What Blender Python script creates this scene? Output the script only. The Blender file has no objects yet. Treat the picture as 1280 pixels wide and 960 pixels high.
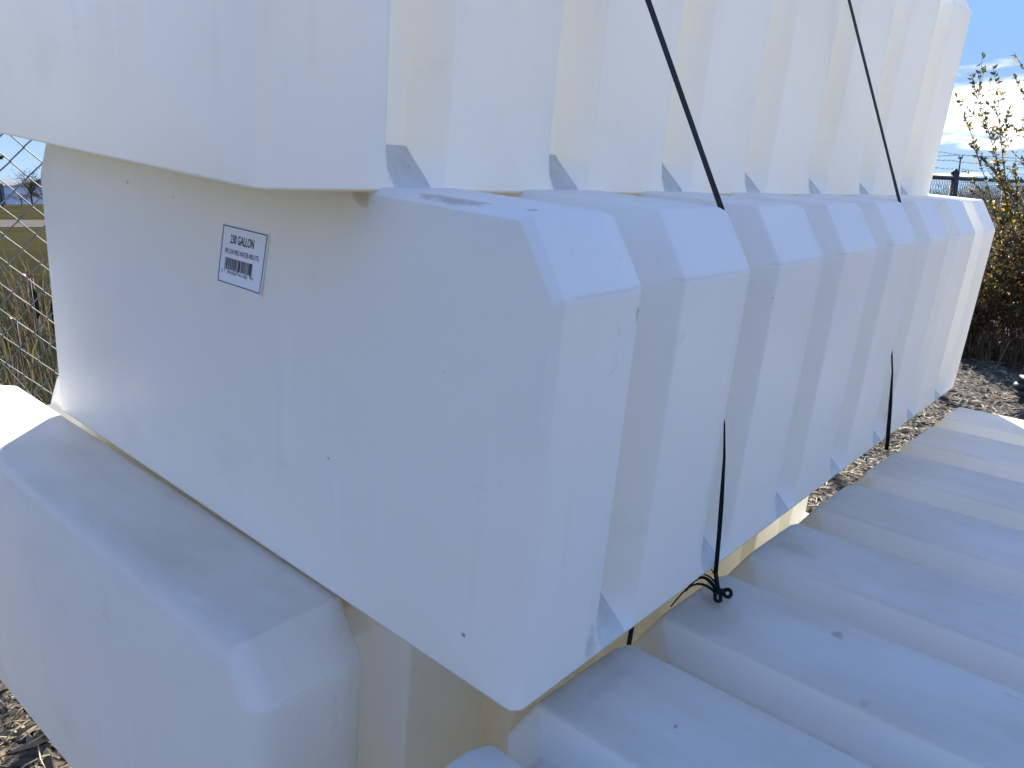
import bpy, math, random
import numpy as np
from mathutils import Vector, Matrix, Euler

# ------------------------------------------------------------------ camera, sky, sun, exposure
S = bpy.context.scene
COL = S.collection
R = math.radians
EYE = 1.45                                     # camera height over the yard, metres

cam_d = bpy.data.cameras.new("camera")
cam_d.sensor_width = 36.0
cam_d.lens = 994.0 / 1280.0 * 36.0
cam_d.clip_start = 0.02
cam_d.clip_end = 6000.0
cam = bpy.data.objects.new("camera", cam_d)
cam.location = (0, 0, EYE)
cam.rotation_euler = (R(90 - 13.41), 0, 0)
COL.objects.link(cam)
S.camera = cam

SUN_EL, SUN_AZ = 34.0, 3.5                     # azimuth east of +Y, as the shadows fall
sd = Vector((math.sin(R(SUN_AZ)) * math.cos(R(SUN_EL)), math.cos(R(SUN_AZ)) * math.cos(R(SUN_EL)), math.sin(R(SUN_EL))))
sun_d = bpy.data.lights.new("sun", 'SUN')
sun_d.energy = 3.6
sun_d.angle = R(0.53)
sun_d.color = (1.0, 0.975, 0.94)
sun = bpy.data.objects.new("sun", sun_d)
sun.rotation_euler = (-sd).to_track_quat('-Z', 'Y').to_euler()
sun.location = (0, 0, 12)
COL.objects.link(sun)

S.view_settings.view_transform = 'Standard'
S.view_settings.look = 'None'
S.view_settings.gamma = 1.0
S.view_settings.exposure = 2.42
S.cycles.max_bounces = 14
S.cycles.diffuse_bounces = 8
S.cycles.transmission_bounces = 8
S.cycles.sample_clamp_indirect = 8.0

W_ = bpy.data.worlds.new("World")
S.world = W_
W_.use_nodes = True
nt = W_.node_tree
nt.nodes.clear()
def wn(t, **kw):
    n = nt.nodes.new(t)
    for k, v in kw.items(): setattr(n, k, v)
    return n
w_out = wn('ShaderNodeOutputWorld')
w_bg = wn('ShaderNodeBackground')
w_bg.inputs['Strength'].default_value = 0.10
sky = wn('ShaderNodeTexSky', sky_type='NISHITA')
sky.sun_disc = False
sky.sun_elevation = R(SUN_EL)
sky.sun_rotation = R(SUN_AZ)
sky.altitude = 300
sky.air_density = 1.0
sky.dust_density = 0.1
sky.ozone_density = 1.0
tc = wn('ShaderNodeTexCoord')
sx = wn('ShaderNodeSeparateXYZ')
nt.links.new(tc.outputs['Generated'], sx.inputs[0])
def wm(op, a, b=None, clamp=False):
    n = wn('ShaderNodeMath', operation=op, use_clamp=clamp)
    for i, v in enumerate((a, b)):
        if v is None: continue
        if isinstance(v, (int, float)): n.inputs[i].default_value = v
        else: nt.links.new(v, n.inputs[i])
    return n.outputs[0]
zc = wm('MAXIMUM', sx.outputs[2], 0.0)
den = wm('ADD', zc, 0.075)
px_ = wm('DIVIDE', sx.outputs[0], den)
py_ = wm('DIVIDE', sx.outputs[1], den)
cv = wn('ShaderNodeCombineXYZ')
nt.links.new(wm('ADD', px_, 0.47), cv.inputs[0]); nt.links.new(wm('ADD', py_, 0.78), cv.inputs[1])
cv.inputs[2].default_value = 7.85
cn = wn('ShaderNodeTexNoise')
cn.inputs['Scale'].default_value = 0.40
cn.inputs['Detail'].default_value = 9.0
cn.inputs['Roughness'].default_value = 0.55
cn.inputs['Distortion'].default_value = 0.3
nt.links.new(cv.outputs[0], cn.inputs['Vector'])
# more cloud low over the horizon, all the way round
low = wn('ShaderNodeMapRange', clamp=True)
low.inputs['From Min'].default_value = 0.06; low.inputs['From Max'].default_value = 0.42
low.inputs['To Min'].default_value = 0.03; low.inputs['To Max'].default_value = -0.04
nt.links.new(zc, low.inputs['Value'])
cs = wm('ADD', cn.outputs['Fac'], low.outputs[0])
cr = wn('ShaderNodeMapRange', clamp=True)
cr.interpolation_type = 'SMOOTHSTEP'
cr.inputs['From Min'].default_value = 0.545; cr.inputs['From Max'].default_value = 0.63
nt.links.new(cs, cr.inputs['Value'])
cden = wn('ShaderNodeTexNoise')
cden.inputs['Scale'].default_value = 1.8; cden.inputs['Detail'].default_value = 6.0
nt.links.new(cv.outputs[0], cden.inputs['Vector'])
cshade = wn('ShaderNodeMapRange', clamp=True)
cshade.inputs['From Min'].default_value = 0.3; cshade.inputs['From Max'].default_value = 0.62
cshade.inputs['To Min'].default_value = 2.6; cshade.inputs['To Max'].default_value = 4.2
nt.links.new(cden.outputs['Fac'], cshade.inputs['Value'])
ccol = wn('ShaderNodeVectorMath', operation='SCALE')
ccol.inputs[0].default_value = (1.0, 0.985, 0.96)
nt.links.new(cshade.outputs[0], ccol.inputs['Scale'])
cmx = wn('ShaderNodeMix', data_type='RGBA')
nt.links.new(cr.outputs[0], cmx.inputs['Factor'])
bw = wn('ShaderNodeRGBToBW')                   # even out the glare so the whole dome keeps one clear blue
nt.links.new(sky.outputs[0], bw.inputs[0])
fac = wm('POWER', wm('ADD', 1.0, wm('POWER', wm('DIVIDE', bw.outputs[0], 1.1), 3.0)), -1.0 / 3.0)
sks = wn('ShaderNodeVectorMath', operation='SCALE')
nt.links.new(sky.outputs[0], sks.inputs[0])
nt.links.new(fac, sks.inputs['Scale'])
tint = wn('ShaderNodeVectorMath', operation='MULTIPLY')   # the camera's cool white balance
nt.links.new(sks.outputs[0], tint.inputs[0])
tint.inputs[1].default_value = (0.79, 0.955, 1.35)
hz = wn('ShaderNodeMapRange', clamp=True)
hz.interpolation_type = 'SMOOTHSTEP'
hz.inputs['From Min'].default_value = -0.02; hz.inputs['From Max'].default_value = 0.14
hz.inputs['To Min'].default_value = 0.75; hz.inputs['To Max'].default_value = 0.0
nt.links.new(sx.outputs[2], hz.inputs['Value'])
hmx = wn('ShaderNodeMix', data_type='RGBA')
nt.links.new(hz.outputs[0], hmx.inputs['Factor'])
nt.links.new(tint.outputs[0], hmx.inputs[6])
hmx.inputs[7].default_value = (1.0, 1.6, 2.5, 1)
nt.links.new(hmx.outputs[2], cmx.inputs[6])
nt.links.new(ccol.outputs[0], cmx.inputs[7])
nt.links.new(cmx.outputs[2], w_bg.inputs['Color'])
nt.links.new(w_bg.outputs[0], w_out.inputs['Surface'])

# ------------------------------------------------------------------ helpers
rng = random.Random(11)
nrg = np.random.default_rng(5)

def tag(o, label=None, cat=None, group=None, kind=None):
    if label: o['label'] = label
    if cat: o['category'] = cat
    if group: o['group'] = group
    if kind: o['kind'] = kind
    return o

def empty(name, loc=(0, 0, 0), rot=(0, 0, 0), parent=None):
    o = bpy.data.objects.new(name, None)
    o.empty_display_size = 0.1
    o.location = loc; o.rotation_euler = rot
    COL.objects.link(o)
    if parent: o.parent = parent
    return o

def link_mesh(name, me, parent=None):
    o = bpy.data.objects.new(name, me)
    COL.objects.link(o)
    if parent: o.parent = parent
    return o

class MB:
    """collects verts and faces for one mesh"""
    def __init__(s): s.v = []; s.f = []; s.mi = []
    def add(s, vs, fs, mi=0):
        b = len(s.v)
        s.v.extend([tuple(p) for p in vs])
        s.f.extend([tuple(i + b for i in f) for f in fs])
        s.mi.extend([mi] * len(fs))
    def box(s, c, d, M=None, mi=0):
        x, y, z = [k / 2 for k in d]
        vs = [Vector((a * x, b * y, e * z)) for a in (-1, 1) for b in (-1, 1) for e in (-1, 1)]
        if M is not None: vs = [M @ v for v in vs]
        vs = [v + Vector(c) for v in vs]
        s.add(vs, [(0, 1, 3, 2), (4, 6, 7, 5), (0, 4, 5, 1), (2, 3, 7, 6), (0, 2, 6, 4), (1, 5, 7, 3)], mi)
    def tube(s, pts, rad, n=6, mi=0, cap=True):
        pts = [Vector(p) for p in pts]
        if not hasattr(rad, '__len__'): rad = [rad] * len(pts)
        rings = []
        up = None
        for i, p in enumerate(pts):
            d = (pts[min(i + 1, len(pts) - 1)] - pts[max(i - 1, 0)])
            if d.length < 1e-9: d = Vector((0, 0, 1))
            d.normalize()
            if up is None:
                up = d.orthogonal().normalized()
            up = (up - d * up.dot(d))
            if up.length < 1e-6: up = d.orthogonal()
            up.normalize()
            sd_ = d.cross(up)
            rings.append([p + (up * math.cos(2 * math.pi * k / n) + sd_ * math.sin(2 * math.pi * k / n)) * rad[i] for k in range(n)])
        vs = [v for r_ in rings for v in r_]
        fs = []
        for i in range(len(pts) - 1):
            for k in range(n):
                fs.append((i * n + k, i * n + (k + 1) % n, (i + 1) * n + (k + 1) % n, (i + 1) * n + k))
        if cap:
            fs.append(tuple(range(n - 1, -1, -1)))
            fs.append(tuple((len(pts) - 1) * n + k for k in range(n)))
        s.add(vs, fs, mi)
    def ribbon(s, pts, wdir, width, thick=0.0012, mi=0):
        """flat strap: points, a width direction per point, small real thickness"""
        pts = [Vector(p) for p in pts]
        if not hasattr(width, '__len__'): width = [width] * len(pts)
        vs = []
        for i, p in enumerate(pts):
            d = (pts[min(i + 1, len(pts) - 1)] - pts[max(i - 1, 0)]).normalized()
            w = Vector(wdir[i] if hasattr(wdir[0], '__len__') else wdir)
            w = (w - d * w.dot(d)).normalized()
            n = d.cross(w)
            a = w * width[i] / 2; b = n * thick / 2
            vs += [p - a - b, p + a - b, p + a + b, p - a + b]
        fs = [(0, 1, 2, 3)]
        for i in range(len(pts) - 1):
            for k in range(4):
                fs.append((4 * i + k, 4 * i + 4 + k, 4 * i + 4 + (k + 1) % 4, 4 * i + (k + 1) % 4))
        L = 4 * (len(pts) - 1)
        fs.append((L + 3, L + 2, L + 1, L))
        s.add(vs, fs, mi)
    def build(s, name, mats, parent=None, smooth=False):
        me = bpy.data.meshes.new(name)
        me.from_pydata(s.v, [], s.f)
        for m in (mats if isinstance(mats, (list, tuple)) else [mats]): me.materials.append(m)
        if any(s.mi): me.polygons.foreach_set('material_index', s.mi)
        if smooth: me.polygons.foreach_set('use_smooth', [True] * len(s.f))
        me.update()
        return link_mesh(name, me, parent)

# ------------------------------------------------------------------ materials
class NT:
    def __init__(s, name):
        s.m = bpy.data.materials.new(name)
        s.m.use_nodes = True
        s.t = s.m.node_tree
        s.t.nodes.clear()
        s.out = s.n('ShaderNodeOutputMaterial')
    def n(s, t, **kw):
        nd = s.t.nodes.new(t)
        for k, v in kw.items(): setattr(nd, k, v)
        return nd
    def l(s, a, b): s.t.links.new(a, b)
    def put(s, sock, v):
        if v is None: return
        if hasattr(v, 'is_output'): s.l(v, sock)
        elif isinstance(v, (tuple, list)) and len(v) == 3 and sock.type == 'RGBA': sock.default_value = (*v, 1)
        else: sock.default_value = v
    def math(s, op, a, b=None, c=None, clamp=False):
        nd = s.n('ShaderNodeMath', operation=op, use_clamp=clamp)
        for i, v in enumerate((a, b, c)): s.put(nd.inputs[i], v)
        return nd.outputs[0]
    def coords(s, which='Object', scale=(1, 1, 1), offset=None):
        t = s.n('ShaderNodeTexCoord')
        mp = s.n('ShaderNodeMapping')
        mp.inputs['Scale'].default_value = scale
        s.l(t.outputs[which], mp.inputs['Vector'])
        if offset is not None: s.l(offset, mp.inputs['Location'])
        return mp.outputs[0]
    def noise(s, vec, scale, detail=4, rough=0.55, dist=0.0):
        nd = s.n('ShaderNodeTexNoise')
        s.l(vec, nd.inputs['Vector'])
        nd.inputs['Scale'].default_value = scale
        nd.inputs['Detail'].default_value = detail
        nd.inputs['Roughness'].default_value = rough
        nd.inputs['Distortion'].default_value = dist
        return nd.outputs['Fac']
    def ramp(s, v, lo, hi, a=0.0, b=1.0):
        nd = s.n('ShaderNodeMapRange', clamp=True)
        nd.interpolation_type = 'SMOOTHSTEP'
        s.put(nd.inputs['Value'], v)
        for k, x in (('From Min', lo), ('From Max', hi), ('To Min', a), ('To Max', b)): nd.inputs[k].default_value = x
        return nd.outputs[0]
    def mix(s, f, a, b):
        nd = s.n('ShaderNodeMix', data_type='RGBA')
        s.put(nd.inputs['Factor'], f); s.put(nd.inputs[6], a); s.put(nd.inputs[7], b)
        return nd.outputs[2]
    def bump(s, h, strength=0.3, dist=0.01, normal=None):
        nd = s.n('ShaderNodeBump')
        nd.inputs['Strength'].default_value = strength
        nd.inputs['Distance'].default_value = dist
        s.l(h, nd.inputs['Height'])
        if normal is not None: s.l(normal, nd.inputs['Normal'])
        return nd.outputs[0]
    def bsdf(s, color, rough=0.6, spec=0.4, normal=None, metal=0.0):
        nd = s.n('ShaderNodeBsdfPrincipled')
        s.put(nd.inputs['Base Color'], color)
        s.put(nd.inputs['Roughness'], rough)
        s.put(nd.inputs['Metallic'], metal)
        nd.inputs['Specular IOR Level'].default_value = spec
        if normal is not None: s.l(normal, nd.inputs['Normal'])
        return nd.outputs[0]
    def finish(s, sh):
        s.l(sh, s.out.inputs['Surface'])
        return s.m

def simple(name, col, rough=0.6, spec=0.4, metal=0.0, var=0.25, scale=30, bump=0.0, trans=0.0, tcol=None):
    g = NT(name)
    v = g.coords('Object')
    f = g.noise(v, scale, 5)
    f = g.ramp(f, 0.3, 0.7)
    c2 = tuple(min(1, c * (1 + var)) for c in col)
    c1 = tuple(c * (1 - var) for c in col)
    c = g.mix(f, c1, c2)
    nrm = g.bump(f, bump, 0.004) if bump else None
    sh = g.bsdf(c, rough, spec, nrm, metal)
    if trans:
        t = g.n('ShaderNodeBsdfTranslucent')
        g.put(t.inputs['Color'], tcol or c)
        mx = g.n('ShaderNodeMixShader')
        mx.inputs[0].default_value = trans
        g.l(sh, mx.inputs[1]); g.l(t.outputs[0], mx.inputs[2])
        sh = mx.outputs[0]
    return g.finish(sh)

TW, TL, TH = 1.10, 1.812, 0.49                 # tank width, length, height
CX, CZ = 0.045, 0.068                          # shoulder chamfer
def plastic(name, blots=(), dusty=0.0, bodydirt=0.38, top_dust_shade=0.0):
    """natural white polyethylene: milky, lets some light through, scuffed and specked"""
    g = NT(name)
    oi = g.n('ShaderNodeObjectInfo')
    # one offset per tank is enough: parts share the tank's own coordinates
    v = g.coords('Object')
    base = g.mix(g.ramp(g.noise(v, 2.3, 3), 0.3, 0.7), (0.85, 0.84, 0.78), (0.875, 0.868, 0.82))
    # vertical run streaks
    vs = g.coords('Object', (16, 16, 0.9))
    streak = g.math('MULTIPLY', g.ramp(g.noise(vs, 1.6, 6, 0.6), 0.55, 0.78), g.ramp(g.noise(v, 3.1, 2), 0.45, 0.65))
    base = g.mix(g.math('MULTIPLY', streak, 0.16 + bodydirt * 0.35), base, (0.60, 0.57, 0.50))
    # pale rain-washed runs and faint rubbed patches
    vw = g.coords('Object', (11, 11, .55))
    wash = g.math('MULTIPLY', g.ramp(g.noise(vw, 2.3, 5, 0.55), 0.58, 0.72), g.ramp(g.noise(v, 2.6, 3), 0.42, 0.6))
    base = g.mix(g.math('MULTIPLY', wash, 0.55), base, (0.92, 0.925, 0.92))
    rub = g.math('MULTIPLY', g.ramp(g.noise(g.coords('Object', (5, 22, 22)), 1.7, 8, 0.7, 0.8), 0.60, 0.72), g.ramp(g.noise(v, 4.4, 3), 0.5, 0.66))
    base = g.mix(g.math('MULTIPLY', rub, 0.30 + bodydirt * 0.3), base, (0.50, 0.48, 0.43))
    # broad grime
    gr = g.ramp(g.noise(v, 5.5, 8, 0.7), 0.52, 0.8)
    base = g.mix(g.math('MULTIPLY', gr, 0.10 + bodydirt * 0.4), base, (0.46, 0.44, 0.38))
    # fine specks of soil
    vo = g.n('ShaderNodeTexVoronoi'); g.l(v, vo.inputs['Vector'])
    vo.inputs['Scale'].default_value = 17.0
    sp = g.ramp(vo.outputs['Distance'], 0.022, 0.040, 1.0, 0.0)
    pick = g.math('GREATER_THAN', g.noise(v, 41, 1), 0.58)
    base = g.mix(g.math('MULTIPLY', g.math('MULTIPLY', sp, pick), 0.5), base, (0.10, 0.085, 0.07))
    # short scratches
    vx = g.coords('Object', (34, 34, 5))
    sc = g.math('MULTIPLY', g.ramp(g.noise(vx, 3.3, 3, 0.5, 1.5), 0.70, 0.73), g.ramp(g.noise(v, 7.7, 2), 0.56, 0.62))
    base = g.mix(g.math('MULTIPLY', sc, 0.14), base, (0.42, 0.41, 0.38))
    # thin darker line along the shoulder fold; contact shade painted along the base
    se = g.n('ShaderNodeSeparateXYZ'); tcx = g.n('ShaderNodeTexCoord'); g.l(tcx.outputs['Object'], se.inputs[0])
    dz = g.math('ABSOLUTE', g.math('SUBTRACT', se.outputs[2], TH - CZ))
    side = g.math('MULTIPLY', g.math('GREATER_THAN', g.math('ABSOLUTE', g.math('SUBTRACT', se.outputs[0], TW / 2)), TW / 2 - .012), g.math('GREATER_THAN', se.outputs[1], 0.016))
    fold = g.math('MULTIPLY', g.math('MULTIPLY', side, g.ramp(dz, 0.0005, 0.0020, 1.0, 0.0)), g.ramp(g.noise(g.coords('Object', (1, 9, 1)), 3.0, 4), 0.25, 0.5))
    base = g.mix(g.math('MULTIPLY', fold, 0.17), base, (0.22, 0.20, 0.17))
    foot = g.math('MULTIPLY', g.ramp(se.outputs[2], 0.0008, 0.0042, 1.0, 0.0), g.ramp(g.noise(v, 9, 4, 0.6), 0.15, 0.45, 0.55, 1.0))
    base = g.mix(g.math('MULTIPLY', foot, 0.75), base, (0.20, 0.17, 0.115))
    if top_dust_shade:                                 # dust, with shade painted in, on the faces turned to the sky
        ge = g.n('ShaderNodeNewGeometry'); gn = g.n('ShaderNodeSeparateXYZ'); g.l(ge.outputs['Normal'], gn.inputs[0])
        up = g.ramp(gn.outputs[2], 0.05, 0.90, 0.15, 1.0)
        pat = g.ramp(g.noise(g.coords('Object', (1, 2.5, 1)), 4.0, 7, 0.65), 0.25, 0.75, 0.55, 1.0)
        base = g.mix(g.math('MULTIPLY', g.math('MULTIPLY', up, pat), top_dust_shade), base, (0.47, 0.40, 0.29))
    for (cx, cy, cz, rx, ry, rz, amt, colr) in blots:
        mp = g.n('ShaderNodeMapping')
        t = g.n('ShaderNodeTexCoord'); g.l(t.outputs['Object'], mp.inputs['Vector'])
        mp.inputs['Location'].default_value = (-cx / rx, -cy / ry, -cz / rz)
        mp.inputs['Scale'].default_value = (1 / rx, 1 / ry, 1 / rz)
        ln = g.n('ShaderNodeVectorMath', operation='LENGTH'); g.l(mp.outputs[0], ln.inputs[0])
        d = g.math('ADD', ln.outputs['Value'], g.math('MULTIPLY', g.math('SUBTRACT', g.noise(v, 60, 6, 0.7), 0.5), 1.7))
        base = g.mix(g.math('MULTIPLY', g.ramp(d, 0.45, 1.0, 1.0, 0.0), amt), base, colr)
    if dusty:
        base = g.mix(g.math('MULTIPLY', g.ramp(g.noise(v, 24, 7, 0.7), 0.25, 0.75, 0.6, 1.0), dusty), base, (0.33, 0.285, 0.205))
    h = g.math('ADD', g.math('MULTIPLY', g.noise(v, 2.2, 2), 6.0), g.math('MULTIPLY', g.noise(v, 140, 3), 0.02))
    nrm = g.bump(h, 0.16, 0.012)
    rough = g.ramp(g.noise(v, 8, 4), 0.3, 0.7, 0.36, 0.52)
    sh = g.bsdf(base, rough, 0.35, nrm)
    t = g.n('ShaderNodeBsdfTranslucent')
    g.put(t.inputs['Color'], (0.93, 0.90, 0.78))
    mx = g.n('ShaderNodeMixShader')
    mx.inputs[0].default_value = 0.25 if not dusty else 0.06
    g.l(sh, mx.inputs[1]); g.l(t.outputs[0], mx.inputs[2])
    return g.finish(mx.outputs[0])

DK = (0.06, 0.055, 0.05)
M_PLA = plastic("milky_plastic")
M_PLA_MID = plastic("milky_plastic_stickered", [
    (0.955, 0.006, 0.4895, 0.055, 0.016, 0.006, 0.45, DK),
    (1.04, 0.02, 0.489, 0.006, 0.012, 0.004, 0.6, DK),
    (0.84, -0.012, 0.480, 0.016, 0.02, 0.014, 0.5, (0.30, 0.22, 0.12)),
    (1.085, 0.118, 0.020, 0.03, 0.02, 0.03, 0.40, (0.2, 0.19, 0.17)),
    (1.09, 0.130, 0.395, 0.02, 0.006, 0.014, 0.5, DK),
    (0.33, -0.012, 0.440, 0.003, 0.02, 0.004, 0.6, DK),
    (1.0249, -0.012, 0.0567, 0.003, 0.02, 0.003, 0.8, DK),
    (0.8016, -0.014, 0.1796, 0.0025, 0.02, 0.002, 0.7, DK)], bodydirt=0.24)
SC = (0.30, 0.27, 0.22)
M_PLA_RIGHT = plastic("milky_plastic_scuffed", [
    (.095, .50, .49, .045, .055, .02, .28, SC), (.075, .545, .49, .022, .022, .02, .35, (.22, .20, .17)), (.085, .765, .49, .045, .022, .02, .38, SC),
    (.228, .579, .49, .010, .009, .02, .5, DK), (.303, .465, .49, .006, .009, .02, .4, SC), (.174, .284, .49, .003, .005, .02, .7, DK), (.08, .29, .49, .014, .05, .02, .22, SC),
    (.42, .60, .49, .020, .006, .02, .3, SC), (.07, 1.03, .47, .02, .04, .03, .40, SC), (.08, 1.27, .47, .02, .03, .03, .35, SC)], bodydirt=0.40, top_dust_shade=0.75)
M_PLA_LOW = plastic("milky_plastic_weathered", [], bodydirt=0.55, top_dust_shade=0.75)
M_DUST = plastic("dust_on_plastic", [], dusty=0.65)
M_STRAP = simple("black_strapping", (0.007, 0.007, 0.008), 0.65, 0.2, var=0.3, scale=60)
M_PAPER = simple("label_paper", (0.80, 0.80, 0.80), 0.45, 0.4, var=0.03, scale=15)
M_INK = simple("label_ink", (0.012, 0.016, 0.035), 0.5, 0.3, var=0.2, scale=60)
M_GALV = simple("galvanised_wire", (0.14, 0.14, 0.13), 0.75, 0.2, metal=0.1, var=0.35, scale=25)
M_POST = simple("weathered_galvanised_pipe", (0.060, 0.064, 0.07), 0.7, 0.25, metal=0.2, var=0.3, scale=14)
M_BARK = simple("twig_bark", (0.075, 0.05, 0.035), 0.8, 0.2, var=0.4, scale=40)
def leafmat(name, col, tr=0.35):
    return simple(name, col, 0.5, 0.35, var=0.35, scale=3.0, trans=tr, tcol=tuple(min(1, c * 1.9) for c in col))
M_LEAF_G = leafmat("green_leaf", (0.058, 0.058, 0.016), .22)
M_LEAF_Y = leafmat("yellow_leaf", (0.24, 0.16, 0.03), .35)
M_LEAF_R = leafmat("rusty_leaf", (0.085, 0.034, 0.016), .22)
M_LEAF_P = leafmat("pale_leaf", (0.26, 0.20, 0.13))
M_STRAW = leafmat("dry_straw", (0.17, 0.125, 0.06), 0.15)
M_WEED = leafmat("weed_green", (0.038, 0.045, 0.016), 0.15)
M_WEEDB = leafmat("weed_brown", (0.040, 0.028, 0.017), 0.15)

def ground_mat():
    g = NT("yard_gravel")
    v = g.coords('Object')
    c = g.mix(g.ramp(g.noise(v, 1.2, 5), 0.35, 0.65), (0.062, 0.047, 0.030), (0.100, 0.078, 0.050))
    vo = g.n('ShaderNodeTexVoronoi'); g.l(v, vo.inputs['Vector']); vo.inputs['Scale'].default_value = 34
    hs = g.n('ShaderNodeSeparateColor'); g.l(vo.outputs['Color'], hs.inputs[0])
    c = g.mix(g.ramp(hs.outputs[0], 0.3, 1.0, 0.0, 0.6), c, (0.20, 0.16, 0.11))
    c = g.mix(g.ramp(vo.outputs['Distance'], 0.35, 0.7, 0.0, 0.75), c, (0.035, 0.028, 0.022))
    h = g.math('ADD', g.math('MULTIPLY', vo.outputs['Distance'], -1.0), g.noise(v, 90, 5, 0.7))
    return g.finish(g.bsdf(c, 0.92, 0.15, g.bump(h, 0.9, 0.012)))
M_GROUND = ground_mat()
def field_mat():
    g = NT("dry_field")
    v = g.coords('Object')
    c = g.mix(g.ramp(g.noise(v, 0.09, 6, 0.6), 0.35, 0.65), (0.022, 0.023, 0.009), (0.044, 0.037, 0.018))
    c = g.mix(g.ramp(g.noise(v, 3.5, 7, 0.7), 0.3, 0.7, 0.0, 0.6), c, (0.045, 0.04, 0.02))
    return g.finish(g.bsdf(c, 1.0, 0.0, g.bump(g.noise(v, 9, 6, 0.7), 0.8, 0.1)))
M_FIELD = field_mat()
M_ROAD = simple("gravel_road", (0.090, 0.080, 0.070), 1.0, 0.0, var=0.12, scale=1.5)

# chips, straw: random colour per island by position
def chip_mat():
    g = NT("chip_stone")
    at = g.n('ShaderNodeAttribute', attribute_name='tone')
    c = g.mix(at.outputs['Fac'], (0.046, 0.034, 0.021), (0.36, 0.285, 0.175))
    v = g.coords('Object')
    c = g.mix(g.ramp(g.noise(v, 120, 3), 0.3, 0.7, 0, 0.4), c, (0.12, 0.10, 0.075))
    return g.finish(g.bsdf(c, 0.85, 0.2))
M_CHIP = chip_mat()

# ------------------------------------------------------------------ the ground
TILT = 0.1130
def pose(rz, ry, rx, x, y, z):
    return Matrix.Translation((x, y, z + EYE)) @ Matrix.Rotation(rz, 4, 'Z') @ Matrix.Rotation(ry, 4, 'Y') @ Matrix.Rotation(rx, 4, 'X')
P_MID = pose(-.7078, TILT, .0011, -.8218, 1.4115, -.3829)
P_TOP = pose(-.7659, TILT, -.0050, -1.0062, 1.4872, .1268)
P_LOW = pose(-.6930, TILT, .0011, -1.1418, 1.4885, -.8425)
P_RIGHT = pose(-.7548, .0481, .0144, -.1610, .6664, -1.0315)
P_BASE = Matrix.Translation((0, 0, 0)) @ P_MID @ Matrix.Translation((-.012, 0, -.984))
P_RBASE = P_RIGHT @ Matrix.Translation((.12, 0.01, -.491))

ca_, sa_ = math.cos(-.7078), math.sin(-.7078)
def gz(x, y):
    dx, dy = x + .8218, y - 1.4115
    s = dx * ca_ + dy * sa_                    # across the stack
    t = -dx * sa_ + dy * ca_                   # along the stack
    z1 = -.383 - .984 - .1135 * max(-.75, min(s, 1.16))
    if s > 1.16: z1 -= .048 * (min(s, 2.5) - 1.16) + 0.035 * min(1, (s - 1.16) / .05)
    if s < -.75: z1 -= 0.10 * min(1.0, (-.75 - s) / 1.5)
    w = 1.0
    far = max(-t - 1.2, t - 2.6, s - 3.2, -s - 2.6, 0)
    w = max(0.0, 1 - far / 1.6); w = w * w * (3 - 2 * w)
    return (EYE + z1) * w + (1 - w) * 0.0

def sheet_axis(lo, hi, step, outer):
    a = list(np.arange(lo, hi + 1e-6, step))
    d, p = step, hi
    while p < outer: d *= 1.35; p += d; a.append(min(p, outer))
    d, p = step, lo
    while p > -outer: d *= 1.35; p -= d; a.insert(0, max(p, -outer))
    return a
def grid_sheet(name, xs, ys, zf, mat, kind='structure'):
    nx = len(xs)
    vs = [(x, y, zf(x, y)) for y in ys for x in xs]
    fs = [(j * nx + i, j * nx + i + 1, (j + 1) * nx + i + 1, (j + 1) * nx + i) for j in range(len(ys) - 1) for i in range(nx - 1)]
    mb = MB(); mb.add(vs, fs)
    o = mb.build(name, mat, smooth=True)
    o['kind'] = kind
    return o
def h2(x, y, s):
    return math.sin(x * s + 1.3 * math.sin(y * s * .7)) * math.sin(y * s * 1.1 + 1.7 * math.sin(x * s * .6 + 2))
def ground_z(x, y):
    rough = .011 * h2(x, y, 5.1) + .006 * h2(x + 3, y, 13)
    if -2 < x < 2 and .3 < y < 3: rough *= .4
    return gz(x, y) + rough * (1 if abs(x) < 12 and abs(y) < 15 else 0)
grid_sheet('ground', sheet_axis(-3.2, 7.0, .07, 3000), sheet_axis(-.6, 9.0, .07, 3000), ground_z, M_GROUND)

# ------------------------------------------------------------------ tanks
PITCH = .2455
STARTS = [0.0] + [.211 + PITCH * k for k in range(7)]
ENDS = [.136] + [s + .172 for s in STARTS[1:7]] + [TL]
GD = .047                                      # groove depth
ER = .013                                      # end rounding
Y0 = -.008
def section(d, e):
    """right-hand corners from the base up, then mirrored; d = groove inset, e = end inset"""
    r_ = [(TW - e, e * .12), (TW - e, .0065 + e * .12), (TW - e - d, .044), (TW - e - d, TH - CZ - .22 * (d + e)), (TW - CX - .62 * (d + e), TH - d - e)]
    c = r_ + [(TW - x, z) for x, z in reversed(r_)]
    n = len(c)
    fill = {1: 1, 2: 5, 4: 12, 6: 5, 7: 1, 9: 12}
    pts, tagp = [], []
    for i in range(n):
        p = Vector(c[i]); a = Vector(c[i - 1]); b = Vector(c[(i + 1) % n])
        la, lb = (a - p).length, (b - p).length
        q = min({0: .003, 9: .003, 4: .0035, 5: .0035}.get(i, .006), la * .45, lb * .45)
        pa = p + (a - p).normalized() * q; pb = p + (b - p).normalized() * q
        pm = (pa + pb) / 4 + p / 2
        pts += [pa, pm, pb]; tagp += [i, i, i]
        k = fill.get(i, 0)
        if k:
            b2 = Vector(c[(i + 2) % n]); lb2 = (b2 - b).length
            qn = min({0: .003, 9: .003, 4: .0035, 5: .0035}.get((i + 1) % n, .006), lb * .45, lb2 * .45)
            nb = b + (p - b).normalized() * qn
            for j in range(1, k + 1):
                pts.append(pb.lerp(nb, j / (k + 1))); tagp.append(i)
    return pts, tagp
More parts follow.
